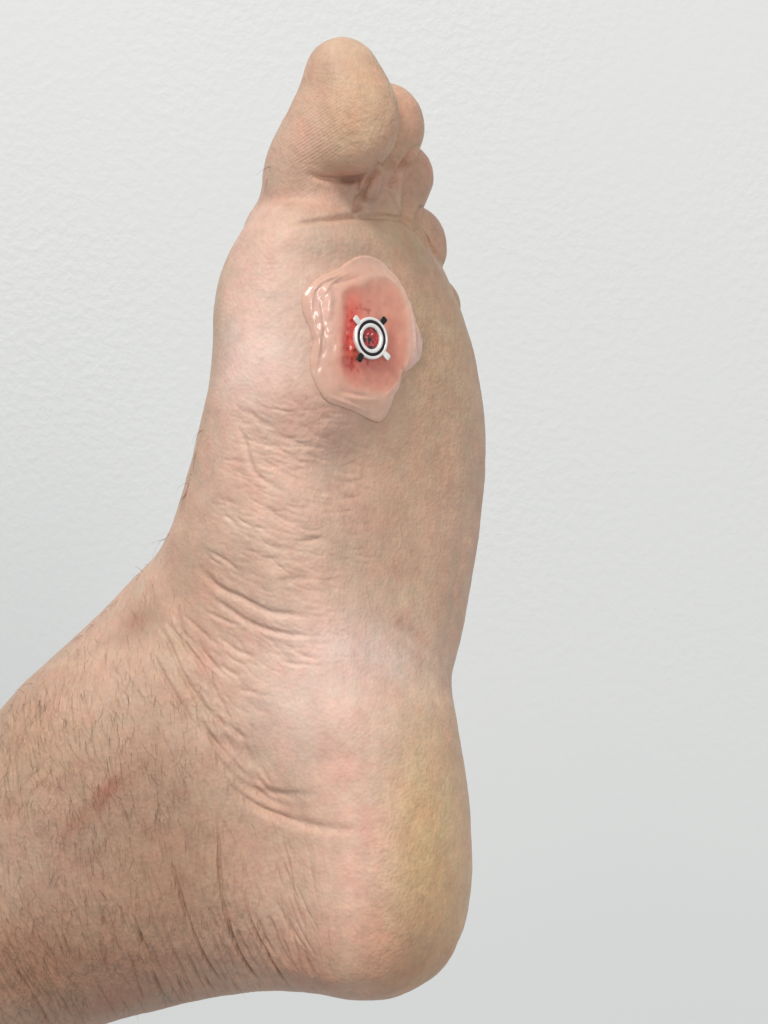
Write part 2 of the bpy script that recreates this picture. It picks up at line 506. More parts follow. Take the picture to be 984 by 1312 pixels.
# creases: (line, width, depth)
CREASE = [
    # under the big toe and between the toes
    ([(392, 221), (410, 228), (432, 231), (452, 231), (468, 226)], 3.2, 4.6),
    ([(400, 226), (432, 231), (458, 232)], 1.6, 2.2),
    ([(370, 288), (400, 284), (425, 281), (452, 277), (490, 277), (520, 282)], 2.6, 6.5),
    ([(505, 277), (524, 284), (542, 303), (562, 333)], 2.8, 7),
    ([(488, 208), (468, 240), (454, 277)], 3.2, 10),
    ([(541, 183), (520, 205), (498, 242)], 2.8, 12),
    ([(500, 238), (507, 258), (516, 278)], 2.0, -3),
    ([(541, 263), (532, 280), (536, 294)], 2.5, 10),
    ([(459, 228), (457, 250), (453, 276)], 2.4, 4),
    ([(405, 262), (430, 268), (450, 262)], 2.0, 0.8),
    ([(500, 285), (512, 300), (520, 322)], 2.5, 1.0),
    # folds of the instep and arch
    ([(262, 703), (287, 717), (310, 735)], 2.2, 2.2),
    ([(254, 723), (267, 741), (281, 755), (306, 765), (326, 778), (350, 786), (373, 787), (400, 792)], 3.2, 3.6),
    ([(265, 763), (289, 778), (314, 796), (338, 806), (363, 812), (398, 815)], 2.8, 3.2),
    ([(267, 784), (285, 794), (302, 802)], 2.0, 1.8),
    ([(277, 814), (291, 824), (306, 836), (326, 841)], 2.6, 2.4),
    ([(233, 786), (253, 804), (269, 818)], 2.0, 1.4),
    ([(280, 852), (295, 861), (309, 867)], 2.4, 2.2),
    ([(210, 794), (224, 810), (241, 830), (259, 853), (270, 880), (285, 905)], 2.2, 3.0),
    ([(204, 802), (218, 826), (230, 855), (245, 885), (262, 912)], 2.2, 3.0),
    ([(226, 802), (247, 822), (267, 845), (290, 868)], 2.0, 2.2),
    ([(198, 838), (208, 862), (226, 895), (246, 925), (262, 952)], 2.0, 2.6),
    ([(250, 888), (262, 907), (278, 921), (300, 938), (322, 950)], 3.0, 3.2),
    ([(250, 921), (262, 937), (280, 956), (297, 974), (311, 992), (335, 1006)], 3.0, 4.0),
    ([(272, 940), (290, 952), (309, 966), (323, 984)], 6.5, 4.0),
    ([(270, 958), (291, 982), (309, 1002), (327, 1015), (348, 1017), (374, 1018), (410, 1018)], 4.0, 3.0),
    ([(284, 992), (303, 1016), (321, 1031), (337, 1039), (364, 1048), (392, 1056), (420, 1062), (460, 1064)], 5.0, 3.8),
    ([(290, 1002), (308, 1020), (332, 1037), (364, 1048), (390, 1055)], 1.8, 2.0),
    ([(300, 1000), (330, 1022), (370, 1034), (400, 1040)], 9.0, 4.0),
    ([(308, 883), (318, 886), (330, 889)], 1.8, 1.2),
    ([(300, 538), (312, 561), (318, 585), (326, 608), (347, 622), (374, 636)], 2.6, 2.2),
    ([(312, 524), (330, 537), (350, 547)], 2.6, 1.8),
    ([(336, 589), (359, 604), (390, 618)], 2.8, 1.8),
    ([(378, 693), (396, 694), (416, 688)], 2.6, 1.8),
    ([(350, 745), (380, 742), (410, 735)], 4.0, 1.6),
    ([(338, 650), (365, 668), (392, 674)], 4.0, 1.5),
    ([(330, 690), (350, 702), (372, 706)], 3.5, 1.3),
    ([(360, 560), (388, 572), (405, 570)], 4.0, 1.4),
    ([(392, 640), (412, 650), (430, 645)], 4.0, 1.4),
    ([(500, 806), (530, 830), (556, 856), (574, 880)], 5.0, -2.4),
    ([(508, 794), (538, 820), (562, 846)], 5.0, 2.2),
    ([(468, 752), (472, 775), (476, 790)], 1.0, -0.7),
    ([(512, 676), (514, 690), (511, 704)], 1.0, -0.6),
    # achilles lines
    ([(279, 1040), (281, 1101), (282, 1137), (287, 1170), (298, 1202), (310, 1229), (326, 1251), (346, 1272)], 1.4, 3.0),
    ([(220, 1105), (233, 1153), (245, 1188), (259, 1223), (275, 1249), (296, 1276)], 1.4, 3.0),
    ([(313, 1140), (320, 1180), (336, 1212), (356, 1247), (375, 1270)], 1.4, 3.0),
    ([(206, 1168), (218, 1214), (235, 1247), (251, 1280)], 1.5, 2.0),
    ([(196, 1245), (205, 1268), (216, 1290)], 1.5, 1.8),
    ([(342, 1170), (354, 1202), (369, 1231), (397, 1264)], 2.2, 1.5),
    ([(269, 1165), (285, 1214), (308, 1258)], 1.4, 1.2),
    ([(235, 1214), (247, 1240), (257, 1262)], 1.4, 1.3),
    ([(386, 1210), (393, 1232), (404, 1252)], 2.4, 1.3),
    ([(266, 1060), (269, 1085), (271, 1110)], 1.5, 1.3),
    ([(300, 1180), (316, 1220), (334, 1248)], 1.3, 1.0),
    ([(176, 1190), (188, 1230), (205, 1270), (212, 1292)], 1.4, 1.3),
    ([(158, 1205), (172, 1245), (186, 1290)], 1.4, 1.2),
    ([(139, 1015), (145, 1028), (152, 1042)], 1.4, 1.6),
]
dsp = np.zeros(nv)
for line, sig, dep in CREASE:
    sel, w = stroke(pt, line, sig)
    dep *= (2.0 if line[-1][1] > 1240 else 1.15) if line[0][1] > 500 else 1.0
    dsp[sel] -= dep * w
    sel, w = stroke(pt, line, sig * 2.6)
    dsp[sel] += 0.2 * dep * w


def flow(x, y):
    """direction of the fine skin lines on the ankle and the lower leg"""
    a = 84 - 26 * min(1, max(0, (y - 1120) / 160)) - 10 * min(1, max(0, (1000 - y) / 120)) - 0.05 * max(0, x - 250)
    return math.radians(a)


lines = []
for i in range(620):
    x = random.uniform(-20, 400); y = random.uniform(850, 1300)
    if x + (1000 - y) * 0.9 > 330 or y < 905 - x:
        continue
    n = random.randint(3, 8); pts = [(x, y)]
    wob = random.gauss(0, 0.09)
    for j in range(n):
        a = flow(x, y) + wob + random.gauss(0, 0.05)
        x += 9 * math.cos(a); y += 9 * math.sin(a)
        pts.append((x, y))
    lines.append(pts)
for pts in lines:
    low = min(1.0, max(0.35, (pts[0][1] - 950) / 200))
    sel, w = stroke(pt, pts, random.uniform(0.9, 1.5))
    dsp[sel] -= random.uniform(0.7, 2.4) * low * w
# long curved folds from the front of the ankle round to the heel
SPINE = np.array([(196, 775), (216, 822), (246, 878), (272, 930), (300, 982), (332, 1022), (372, 1046), (410, 1056)], dtype=float)
for i in range(34):
    t0_ = random.uniform(0, 0.7); t1_ = min(1.0, t0_ + random.uniform(0.16, 0.36))
    off = random.uniform(-26, 46); drift = random.uniform(-9, 9)
    tq = np.linspace(t0_, t1_, 6) * (len(SPINE) - 1)
    bx_ = np.interp(tq, range(len(SPINE)), SPINE[:, 0]); by_ = np.interp(tq, range(len(SPINE)), SPINE[:, 1])
    tx = np.gradient(bx_); ty = np.gradient(by_); tl = np.hypot(tx, ty)
    o_ = off * (1 - 0.5 * tq / 7) + np.linspace(-drift, drift, 6)
    pts = list(zip(bx_ + o_ * ty / tl, by_ - o_ * tx / tl))
    sg = random.uniform(1.4, 3.0)
    sel, w = stroke(pt, pts, sg)
    dsp[sel] -= random.uniform(0.35, 0.75) * sg * w
# short random wrinkles over the instep
for i in range(620):
    x = random.uniform(215, 450); y = random.uniform(500, 930)
    if x < 292 - (y - 520) * 0.22 or (x > 320 and y > 850) or (x > 400 and random.random() < 0.6):
        continue
    a = math.radians(random.gauss(30 + 26 * min(1, max(0, (y - 640) / 160)) * min(1, max(0, (350 - x) / 100)) - 14 * min(1, max(0, (x - 340) / 80)), 9))
    ln = random.uniform(9, 26)
    pts = [(x, y), (x + ln * math.cos(a), y + ln * math.sin(a)), (x + 2 * ln * math.cos(a - 0.2), y + 2 * ln * math.sin(a - 0.2))]
    sel, w = stroke(pt, pts, random.uniform(1.0, 2.2))
    dsp[sel] -= random.uniform(0.25, 0.85) * w


def vnoise(Pn, freq, seed):
    """smooth value noise on points"""
    q = Pn * freq + seed * 17.31
    i = np.floor(q).astype(np.int64); f = q - i
    f = f * f * (3 - 2 * f)
    out = np.zeros(len(Pn))
    for dx in (0, 1):
        for dy in (0, 1):
            for dz in (0, 1):
                h = (i[:, 0] + dx) * 374761393 + (i[:, 1] + dy) * 668265263 + (i[:, 2] + dz) * 2147483647 + seed * 974711
                h = (h ^ (h >> 13)) * 1274126177
                h = ((h ^ (h >> 16)) & 0xFFFFFF) / float(0xFFFFFF)
                out += h * np.where(dx, f[:, 0], 1 - f[:, 0]) * np.where(dy, f[:, 1], 1 - f[:, 1]) * np.where(dz, f[:, 2], 1 - f[:, 2])
    return out - 0.5


dsp = dsp * fw
dsp += 2.2 * vnoise(VF, 1 / 42.0, 3) + 1.0 * vnoise(VF, 1 / 18.0, 5) + 0.35 * vnoise(VF, 1 / 7.0, 9)
VF2 = VF + NF * dsp[:, None]
fine.vertices.foreach_set('co', (VF2 * S).astype(np.float32).ravel())
fine.polygons.foreach_set('use_smooth', np.ones(len(fine.polygons), dtype=bool))
fine.update(calc_edges=True)
fine.validate()

# colour of the skin: pigment, with some shade and highlight painted in
TONE = [   # centre, spread, turn, colour, strength
    ((560, 430), 58, 120, 0, (199, 160, 122), 0.95),
    ((455, 140), 55, 75, 0, (207, 167, 128), 0.85),
    ((395, 150), 22, 60, 10, (214, 170, 146), 0.6),
    ((535, 690), 80, 130, 0, (199, 161, 134), 0.85),
    ((545, 590), 60, 40, 0, (196, 152, 122), 0.5),
    ((546, 1100), 42, 140, 0, (224, 184, 128), 0.95),
    ((520, 1190), 60, 60, 0, (204, 160, 116), 0.7),
    ((470, 1245), 90, 28, 0, (172, 126, 92), 0.75),
    ((392, 905), 66, 58, 0, (236, 198, 184), 0.95),  # pink heel skin, its pale highlight put into the colour
    ((450, 1090), 36, 120, 0, (228, 182, 160), 0.85),
    ((325, 410), 60, 95, 0, (226, 188, 172), 0.85),
    ((325, 470), 34, 44, 0, (238, 206, 194), 0.7),
    ((388, 540), 34, 24, 20, (208, 150, 132), 0.6),
    ((350, 640), 60, 80, 0, (222, 180, 160), 0.7),
    ((455, 835), 70, 34, 14, (226, 192, 180), 0.75),
    ((545, 225), 26, 45, 0, (196, 148, 122), 0.8),
    ((556, 308), 24, 40, 0, (200, 150, 130), 0.8),
    ((525, 150), 24, 40, 0, (204, 156, 126), 0.7),
    ((475, 250), 28, 26, 0, (186, 146, 128), 0.8),  # shade of the gap between the first toes, put into the colour
    ((430, 228), 40, 7, 4, (190, 132, 108), 0.5),  # crease darkening under the big toe, put into the colour
    ((400, 255), 50, 22, 0, (208, 164, 142), 0.6),
    ((520, 305), 40, 24, 30, (205, 168, 128), 0.7),
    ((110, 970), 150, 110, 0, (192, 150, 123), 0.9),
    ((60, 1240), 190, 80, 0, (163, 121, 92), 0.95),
    ((225, 1110), 80, 70, 0, (164, 124, 96), 0.85),  # brown skin, shade of the hollow below the ankle painted in
    ((30, 950), 50, 50, 0, (186, 150, 118), 0.6),
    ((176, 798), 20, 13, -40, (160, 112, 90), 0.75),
    ((215, 810), 40, 80, 25, (192, 152, 126), 0.7),
    ((150, 1245), 40, 30, 0, (172, 122, 100), 0.5),
    ((378, 1235), 28, 22, 30, (198, 136, 110), 0.5),
    ((500, 1215), 30, 30, 0, (204, 150, 118), 0.45),
    ((262, 480), 12, 160, 8, (196, 160, 130), 0.7),
    ((330, 1080), 40, 60, 0, (208, 166, 140), 0.5),
]
base_c = lin((210, 172, 150))
col = np.tile(base_c, (nv, 1))
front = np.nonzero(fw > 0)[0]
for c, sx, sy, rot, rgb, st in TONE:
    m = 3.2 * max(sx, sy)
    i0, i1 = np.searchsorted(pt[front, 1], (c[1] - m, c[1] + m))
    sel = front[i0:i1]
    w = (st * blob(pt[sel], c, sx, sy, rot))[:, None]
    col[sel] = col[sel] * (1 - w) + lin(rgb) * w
for line, sig, rgb, st in [([(70, 1076), (105, 1050), (135, 1015), (166, 985)], 8, (176, 110, 86), 0.6),
                           ([(128, 1018), (140, 1010), (152, 1000)], 7, (164, 96, 76), 0.4)]:
    sel, w = stroke(pt, line, sig)
    w = (w * st * np.clip(0.85 + 0.8 * vnoise(VF[sel], 1 / 9.0, 51), 0, 1))[:, None]
    col[sel] = col[sel] * (1 - w) + lin(rgb) * w
mott = 0.7 * vnoise(VF, 1 / 34.0, 11) + 0.7 * vnoise(VF, 1 / 15.0, 12) + 0.5 * vnoise(VF, 1 / 7.0, 13)
red = vnoise(VF, 1 / 30.0, 14) + 0.8 * vnoise(VF, 1 / 13.0, 15)
lum = (col @ np.array([0.3, 0.55, 0.15]))[:, None]
col = 0.96 * (lum + 0.87 * (col - lum))
col *= (1 + 0.17 * mott)[:, None]
col *= np.stack([1 + 0.03 * red, 1 - 0.10 * red, 1 - 0.09 * red], 1)
col *= np.array([1.03, 1.02, 1.0])
col = np.clip(col, 0, 1)
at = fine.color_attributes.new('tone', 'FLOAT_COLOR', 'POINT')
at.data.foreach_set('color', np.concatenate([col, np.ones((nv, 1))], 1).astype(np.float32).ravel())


def float_attr(name, w):
    a = fine.attributes.new(name, 'FLOAT', 'POINT')
    a.data.foreach_set('value', w.astype(np.float32))


float_attr('print', np.clip(1.5 * blob(pt, (408, 160), 26, 46, 12) * fw, 0, 1))
float_attr('thick', np.clip(blob(pt, (548, 1120), 75, 150) * 1.3 + blob(pt, (470, 140), 50, 80) + blob(pt, (560, 430), 50, 120), 0, 1) * fw)
legw = 1 / (1 + np.exp(-((330 - pt[:, 0]) + (pt[:, 1] - 1000) * 0.6) / 30)) * (pt[:, 1] > 700)
float_attr('leg', np.clip(legw, 0, 1))


def skin_material():
    m, nt, b = new_mat('skin')
    N, L = nt.nodes, nt.links
    tc = N.new('ShaderNodeTexCoord')

    def attr(n):
        a = N.new('ShaderNodeAttribute'); a.attribute_name = n
        return a

    def math_(op, a, bb, c=None):
        x = N.new('ShaderNodeMath'); x.operation = op
        for i, s in enumerate((a, bb, c)):
            if s is None:
                continue
            if isinstance(s, (int, float)):
                x.inputs[i].default_value = s
            else:
                L.new(s, x.inputs[i])
        return x.outputs[0]

    def noise(scale, detail=2, rough=0.5, vec=None, dist=0.0):
        x = N.new('ShaderNodeTexNoise'); x.inputs['Scale'].default_value = scale; x.inputs['Detail'].default_value = detail
        x.inputs['Roughness'].default_value = rough; x.inputs['Distortion'].default_value = dist
        L.new(vec or tc.outputs['Object'], x.inputs['Vector'])
        return x.outputs['Fac']

    def mapping(scale, rot=(0, 0, 0)):
        x = N.new('ShaderNodeMapping'); x.inputs['Scale'].default_value = scale; x.inputs['Rotation'].default_value = [math.radians(r) for r in rot]
        L.new(tc.outputs['Object'], x.inputs['Vector'])
        return x.outputs['Vector']

    tone = attr('tone').outputs['Color']
    leg = attr('leg').outputs['Fac']; pr = attr('print').outputs['Fac']; thick = attr('thick').outputs['Fac']
    # fine speckle of the pigment
    sp = noise(900, 3, 0.6)
    sp2 = noise(300, 3, 0.6)
    fac = math_('ADD', math_('MULTIPLY', math_('SUBTRACT', sp, 0.5), 0.20), math_('MULTIPLY', math_('SUBTRACT', sp2, 0.5), 0.22))
    fac = math_('ADD', fac, math_('MULTIPLY', math_('SUBTRACT', noise(520, 4, 0.7), 0.5), math_('MULTIPLY', thick, 0.45)))
    mul = math_('ADD', fac, 1.0)
    vm = N.new('ShaderNodeVectorMath'); vm.operation = 'SCALE'
    L.new(tone, vm.inputs[0]); L.new(mul, vm.inputs['Scale'])
    L.new(vm.outputs[0], b.inputs['Base Color'])
    b.inputs['Subsurface Weight'].default_value = 0.22
    b.inputs['Subsurface Radius'].default_value = (1.0, 0.42, 0.22)
    b.inputs['Subsurface Scale'].default_value = 0.0014
    ro = N.new('ShaderNodeMapRange'); ro.inputs[1].default_value = 0.3; ro.inputs[2].default_value = 0.7; ro.inputs[3].default_value = 0.42; ro.inputs[4].default_value = 0.62
    L.new(sp2, ro.inputs[0]); L.new(ro.outputs[0], b.inputs['Roughness'])
    b.inputs['Specular IOR Level'].default_value = 0.42
    # relief
    vor = N.new('ShaderNodeTexVoronoi'); vor.inputs['Scale'].default_value = 950
    L.new(tc.outputs['Object'], vor.inputs['Vector'])
    cell = vor.outputs['Distance']
    crk = noise(260, 4, 0.6, mapping((1, 1, 0.45), (0, 35, 0)), 0.3)
    fibre = noise(520, 3, 0.55, mapping((1.0, 0.6, 0.16), (0, -10, 0)), 0.2)
    wv = N.new('ShaderNodeTexWave'); wv.wave_type = 'BANDS'; wv.bands_direction = 'Z'
    wv.inputs['Scale'].default_value = 400; wv.inputs['Distortion'].default_value = 2.6; wv.inputs['Detail'].default_value = 1.5; wv.inputs['Detail Scale'].default_value = 0.06
    L.new(mapping((1, 1, 1), (0, 28, 0)), wv.inputs['Vector'])
    h = math_('MULTIPLY', cell, 0.35)
    h = math_('MULTIPLY_ADD', crk, 0.8, h)
    h = math_('MULTIPLY_ADD', math_('MULTIPLY', fibre, leg), 3.0, h)
    h = math_('MULTIPLY_ADD', math_('MULTIPLY', wv.outputs['Fac'], pr), 0.17, h)
    h = math_('MULTIPLY_ADD', math_('MULTIPLY', noise(650, 4, 0.7), thick), 1.0, h)
    bu = N.new('ShaderNodeBump'); bu.inputs['Strength'].default_value = 0.85; bu.inputs['Distance'].default_value = 0.00038
    L.new(h, bu.inputs['Height']); L.new(bu.outputs['Normal'], b.inputs['Normal'])
    return m


fine.materials.clear()
fine.materials.append(skin_material())
foot['label'] = 'bare foot and hairy ankle held up with its sole towards the viewer'
foot['category'] = 'foot'


# ------------------------------------------------------------------ things that sit on the skin
EYE = np.array([0.0, -D, 0.0])


def hit(px, py):
    d = P(px, py, 0) - EYE
    d /= np.linalg.norm(d)
    loc, nrm, idx, dist = bvh.ray_cast(Vector(EYE), Vector(d))
    if loc is None:
        return None, None
    n = N[Q[idx]].mean(0)
    return np.array(loc), n / np.linalg.norm(n)


def curve_ring(pts, steps=96, it=3):
    """closed smoothed outline resampled by angle about PC"""
    pts = np.array(pts, dtype=np.float64)
    for _ in range(it):
        nx = np.roll(pts, -1, 0)
        pts = np.stack([pts * 0.8 + nx * 0.2, pts * 0.2 + nx * 0.8], 1).reshape(-1, 2)
    d = pts - PC
    a = np.arctan2(d[:, 1], d[:, 0]); r = np.linalg.norm(d, axis=1)
    o = np.argsort(a); a = a[o]; r = r[o]
    t_ = np.linspace(-np.pi, np.pi, steps, endpoint=False)
    return t_, np.interp(t_, np.concatenate([a - 2 * np.pi, a, a + 2 * np.pi]), np.tile(r, 3))


PC = np.array([474.5, 435.0])
OUT = [(462, 327), (474, 327), (486, 335), (502, 350), (513, 363), (521, 381), (529, 405), (537, 430), (540, 446), (537, 460), (523, 473), (513, 483),
       (510, 495), (502, 509), (496, 527), (490, 538), (482, 541), (470, 536), (449, 525), (429, 518), (416, 511), (407, 497), (399, 484), (397, 464),
       (401, 440), (398, 424), (388, 398), (387, 386), (392, 371), (407, 355), (427, 348), (445, 336)]
INN = [(480, 357), (492, 358), (506, 369), (514, 387), (519, 411), (520, 440), (518, 462), (511, 479), (500, 497), (486, 506), (466, 500), (447, 496),
       (439, 485), (434, 464), (434, 440), (437, 411), (432, 381), (441, 371), (461, 367), (468, 359)]
NT = 144
tt_, r_out = curve_ring(OUT, NT)
_, r_in = curve_ring(INN, NT)
r_in = np.minimum(r_in, r_out - 7)
jit = np.array([random.gauss(0, 1) for _ in range(NT)])
jit = sum(np.roll(jit, k) for k in range(-1, 2)) / 3
r_out = r_out + 1.0 * jit
RINGS = []      # (fraction 0..1 to the rim, or 1..2 from rim to edge, height)
for f, h in (*[(i / 36, 5.0 + 1.0 * (i / 36) ** 2) for i in range(31)], (0.86, 5.9), (0.89, 6.1), (0.92, 6.4), (0.95, 6.8), (0.975, 7.2), (1.0, 7.5), (1.05, 7.8),
             (1.12, 7.8), (1.2, 7.5), (1.25, 7.2), (1.3, 7.0), (1.35, 6.8), (1.4, 6.5), (1.45, 6.3), (1.5, 6.0), (1.55, 5.8), (1.6, 5.5), (1.65, 5.3), (1.7, 5.0), (1.75, 4.8), (1.8, 4.5), (1.84, 4.3), (1.88, 4.2), (1.94, 3.8), (2.0, 3.0), (2.02, 1.6), (2.0, -3.0)):
    RINGS.append((f, h))
_, n_mid = hit(*PC)
pv, pc_, prr = [], [], []
for f, h in RINGS:
    for j in range(NT):
        r = r_in[j] * f if f <= 1 else r_in[j] + (r_out[j] - r_in[j]) * (f - 1)
        px = PC[0] + r * math.cos(tt_[j]); py = PC[1] + r * math.sin(tt_[j])
        loc, nr = hit(px, py)
        nr = nr * 0.6 + n_mid * 0.4; nr /= np.linalg.norm(nr)
        pv.append((loc, nr, h * 0.86 if h > 3.5 else h)); pc_.append((px, py)); prr.append(f)
pc_ = np.array(pc_); prr = np.array(prr)
ploc = np.array([x[0] for x in pv]); pnr = np.array([x[1] for x in pv]); ph = np.array([x[2] for x in pv])
fold = np.zeros(len(ph))
body = (prr < 1.97) & (prr > 0.05)
fold += 1.5 * vnoise(ploc, 1 / 13.0, 21) + 0.8 * vnoise(ploc, 1 / 6.0, 22)
lump = np.exp(-0.5 * (np.maximum(0, np.hypot((pc_[:, 0] - 452), (pc_[:, 1] - 436) / 1.5) - 6) / 9.0) ** 2)
fold += lump * 4.0 * vnoise(ploc, 1 / 5.0, 23)
fold += (prr > 1.02) * blob(pc_, (406, 390), 16, 44) * (2.4 * vnoise(ploc, 1 / 6.0, 24) + 2.0 * vnoise(ploc, 1 / 3.0, 25))


def pstroke(line, sig, dep):
    global fw
    o = np.argsort(pc_[:, 1], kind='stable')
    keep = fw
    fw = np.ones(len(pc_))
    sel, w = stroke(pc_[o], line, sig)
    fw = keep
    fold[o[sel]] += dep * w


for line, sig, dep in [([(506, 356), (520, 384), (529, 412), (535, 440), (534, 456)], 1.5, 1.8), ([(511, 372), (522, 400), (527, 430), (527, 462)], 1.5, 2.4),
                       ([(508, 363), (521, 392), (531, 425), (530, 458)], 1.3, -1.8), ([(394, 380), (402, 405), (408, 425), (404, 450), (400, 476)], 2.4, 2.4),
                       ([(404, 362), (416, 372), (418, 395), (416, 410)], 3.0, 3.4), ([(398, 372), (410, 390), (412, 420), (410, 446)], 1.8, -2.4),
                       ([(412, 358), (430, 356), (448, 348)], 2.0, 1.6), ([(420, 364), (440, 362), (458, 354)], 1.6, -1.5),
                       ([(447, 342), (428, 354), (408, 361), (397, 376), (394, 396), (402, 422), (406, 445), (403, 470)], 1.2, 2.4), ([(440, 352), (418, 364), (407, 380), (404, 398), (411, 424), (412, 450)], 1.2, 2.0),
                       ([(402, 492), (412, 505), (432, 513), (455, 521), (474, 530)], 1.3, 1.8), ([(490, 342), (505, 358), (517, 382), (526, 410), (533, 436)], 1.2, 2.4),
                       ([(512, 470), (515, 478), (512, 484)], 1.6, -3.0), ([(436, 508), (460, 512), (484, 512)], 1.6, 1.6), ([(430, 500), (452, 505), (470, 508)], 1.4, -1.2)]:
    pstroke(line, sig, dep)
ph = ph * (1 + 0.25 * (prr > 0.9) * (prr < 1.97) * np.clip((prr - 0.9) * 8, 0, 1) * blob(pc_, (410, 385), 32, 55))
pvt = ploc + pnr * (ph + fold * body)[:, None]
faces = []
nr_ = len(RINGS)
for i in range(nr_ - 1):
    for j in range(NT):
        j2 = (j + 1) % NT
        faces.append((i * NT + j, i * NT + j2, (i + 1) * NT + j2, (i + 1) * NT + j))
faces = [f[::-1] for f in faces]


def patch_material():
    m, nt, b = new_mat('silicone')
    N_, L = nt.nodes, nt.links
    a = N_.new('ShaderNodeAttribute'); a.attribute_name = 'tone'
    tc = N_.new('ShaderNodeTexCoord')
    n = N_.new('ShaderNodeTexNoise'); n.inputs['Scale'].default_value = 420; n.inputs['Detail'].default_value = 3
    L.new(tc.outputs['Object'], n.inputs['Vector'])
    mr = N_.new('ShaderNodeMapRange'); mr.inputs[3].default_value = 0.88; mr.inputs[4].default_value = 1.12; L.new(n.outputs['Fac'], mr.inputs[0])
    vm = N_.new('ShaderNodeVectorMath'); vm.operation = 'SCALE'; L.new(a.outputs['Color'], vm.inputs[0]); L.new(mr.outputs[0], vm.inputs['Scale'])
    L.new(vm.outputs[0], b.inputs['Base Color'])
    b.inputs['Subsurface Weight'].default_value = 0.35
    b.inputs['Subsurface Radius'].default_value = (1.0, 0.4, 0.25)
    b.inputs['Subsurface Scale'].default_value = 0.003
    b.inputs['Roughness'].default_value = 0.2
    b.inputs['Coat Weight'].default_value = 0.6
    b.inputs['Coat Roughness'].default_value = 0.12
    b.inputs['Specular IOR Level'].default_value = 0.5
    bu = N_.new('ShaderNodeBump'); bu.inputs['Strength'].default_value = 0.35; bu.inputs['Distance'].default_value = 0.0003
    L.new(n.outputs['Fac'], bu.inputs['Height']); L.new(bu.outputs['Normal'], b.inputs['Normal'])
    return m


patch = mesh_object('wound_patch', pvt * S, faces, patch_material())
pcol = np.tile(lin((226, 181, 158)), (len(pvt), 1))


def paint(w, rgb):
    global pcol
    w = np.clip(w, 0, 1)[:, None]
    pcol = pcol * (1 - w) + lin(rgb) * w


inside = 1 / (1 + np.exp((prr - 0.98) / 0.03))
paint(inside, (226, 160, 136))
paint(0.8 * (1 - inside) * blob(pc_, (402, 395), 16, 50), (232, 190, 178))
paint(0.7 * (1 - inside) * blob(pc_, (532, 440), 8, 40), (228, 186, 176))
paint(0.8 * np.clip((prr - 1.55) * 2.5, 0, 1), (214, 174, 154))
paint(0.5 * blob(pc_, (460, 398), 16, 20), (216, 122, 106))
paint(0.9 * blob(pc_, (447, 425), 8, 30), (226, 74, 62))
paint(0.8 * blob(pc_, (446, 440), 8, 20), (220, 44, 36))
paint(0.7 * blob(pc_, (447, 455), 8, 12), (180, 70, 36))
paint(0.8 * blob(pc_, (470, 466), 22, 9), (206, 96, 84))
paint(0.6 * blob(pc_, (498, 440), 7, 24), (206, 110, 88))
paint(0.5 * blob(pc_, (470, 482), 28, 14), (206, 130, 112))
clot = vnoise(ploc, 1 / 5.0, 31)
paint(0.9 * np.clip((clot - 0.12) * 6, 0, 1) * np.clip(1.6 * blob(pc_, (455, 435), 14, 30), 0, 1), (168, 34, 30))
paint(0.5 * np.clip((-clot - 0.2) * 6, 0, 1) * blob(pc_, (455, 435), 14, 30), (236, 150, 130))
pa = patch.data.color_attributes.new('tone', 'FLOAT_COLOR', 'POINT')
pa.data.foreach_set('color', np.concatenate([pcol, np.ones((len(pcol), 1))], 1).astype(np.float32).ravel())
patch['label'] = 'peach silicone patch with a raw red crater stuck on the ball of the foot'
patch['category'] = 'wound patch'

# the ring set into the crater
cen, _n = hit(*PC)
n_r = np.array([0.64, -0.765, 0.06]); n_r /= np.linalg.norm(n_r)
ax_u = np.cross(n_r, [0, 0, 1]); ax_u /= np.linalg.norm(ax_u)
if ax_u[0] < 0:
    ax_u = -ax_u
ax_v = np.cross(n_r, ax_u)
if ax_v[2] < 0:
    ax_v = -ax_v
rc = hit(PC[0] - 5.5, PC[1] - 1)[0] + n_mid * 8.8


def ring_pt(x, y, z):
    return (rc + ax_u * x + ax_v * y + n_r * z) * S


def plain_mat(name, rgb, rough, metal=0.0, spec=0.5):
    m, nt, b = new_mat(name)
    N_, L = nt.nodes, nt.links
    tc = N_.new('ShaderNodeTexCoord')
    n = N_.new('ShaderNodeTexNoise'); n.inputs['Scale'].default_value = 1500; n.inputs['Detail'].default_value = 3
    L.new(tc.outputs['Object'], n.inputs['Vector'])
    mr = N_.new('ShaderNodeMapRange'); mr.inputs[3].default_value = 0.8; mr.inputs[4].default_value = 1.1; L.new(n.outputs['Fac'], mr.inputs[0])
    vm = N_.new('ShaderNodeVectorMath'); vm.operation = 'SCALE'; vm.inputs[0].default_value = tuple(lin(rgb)); L.new(mr.outputs[0], vm.inputs['Scale'])
    L.new(vm.outputs[0], b.inputs['Base Color'])
    b.inputs['Roughness'].default_value = rough; b.inputs['Metallic'].default_value = metal; b.inputs['Specular IOR Level'].default_value = spec
    return m


bright = plain_mat('bright_metal', (252, 249, 246), 0.22, 0.25)
dark = plain_mat('dark_metal', (44, 44, 44), 0.3, 0.5)  # dark reflections of two prongs put into the colour; middle band shares it
fastener = bpy.data.objects.new('ring_fastener', None)
C.objects.link(fastener)
fastener.empty_display_size = 0.005


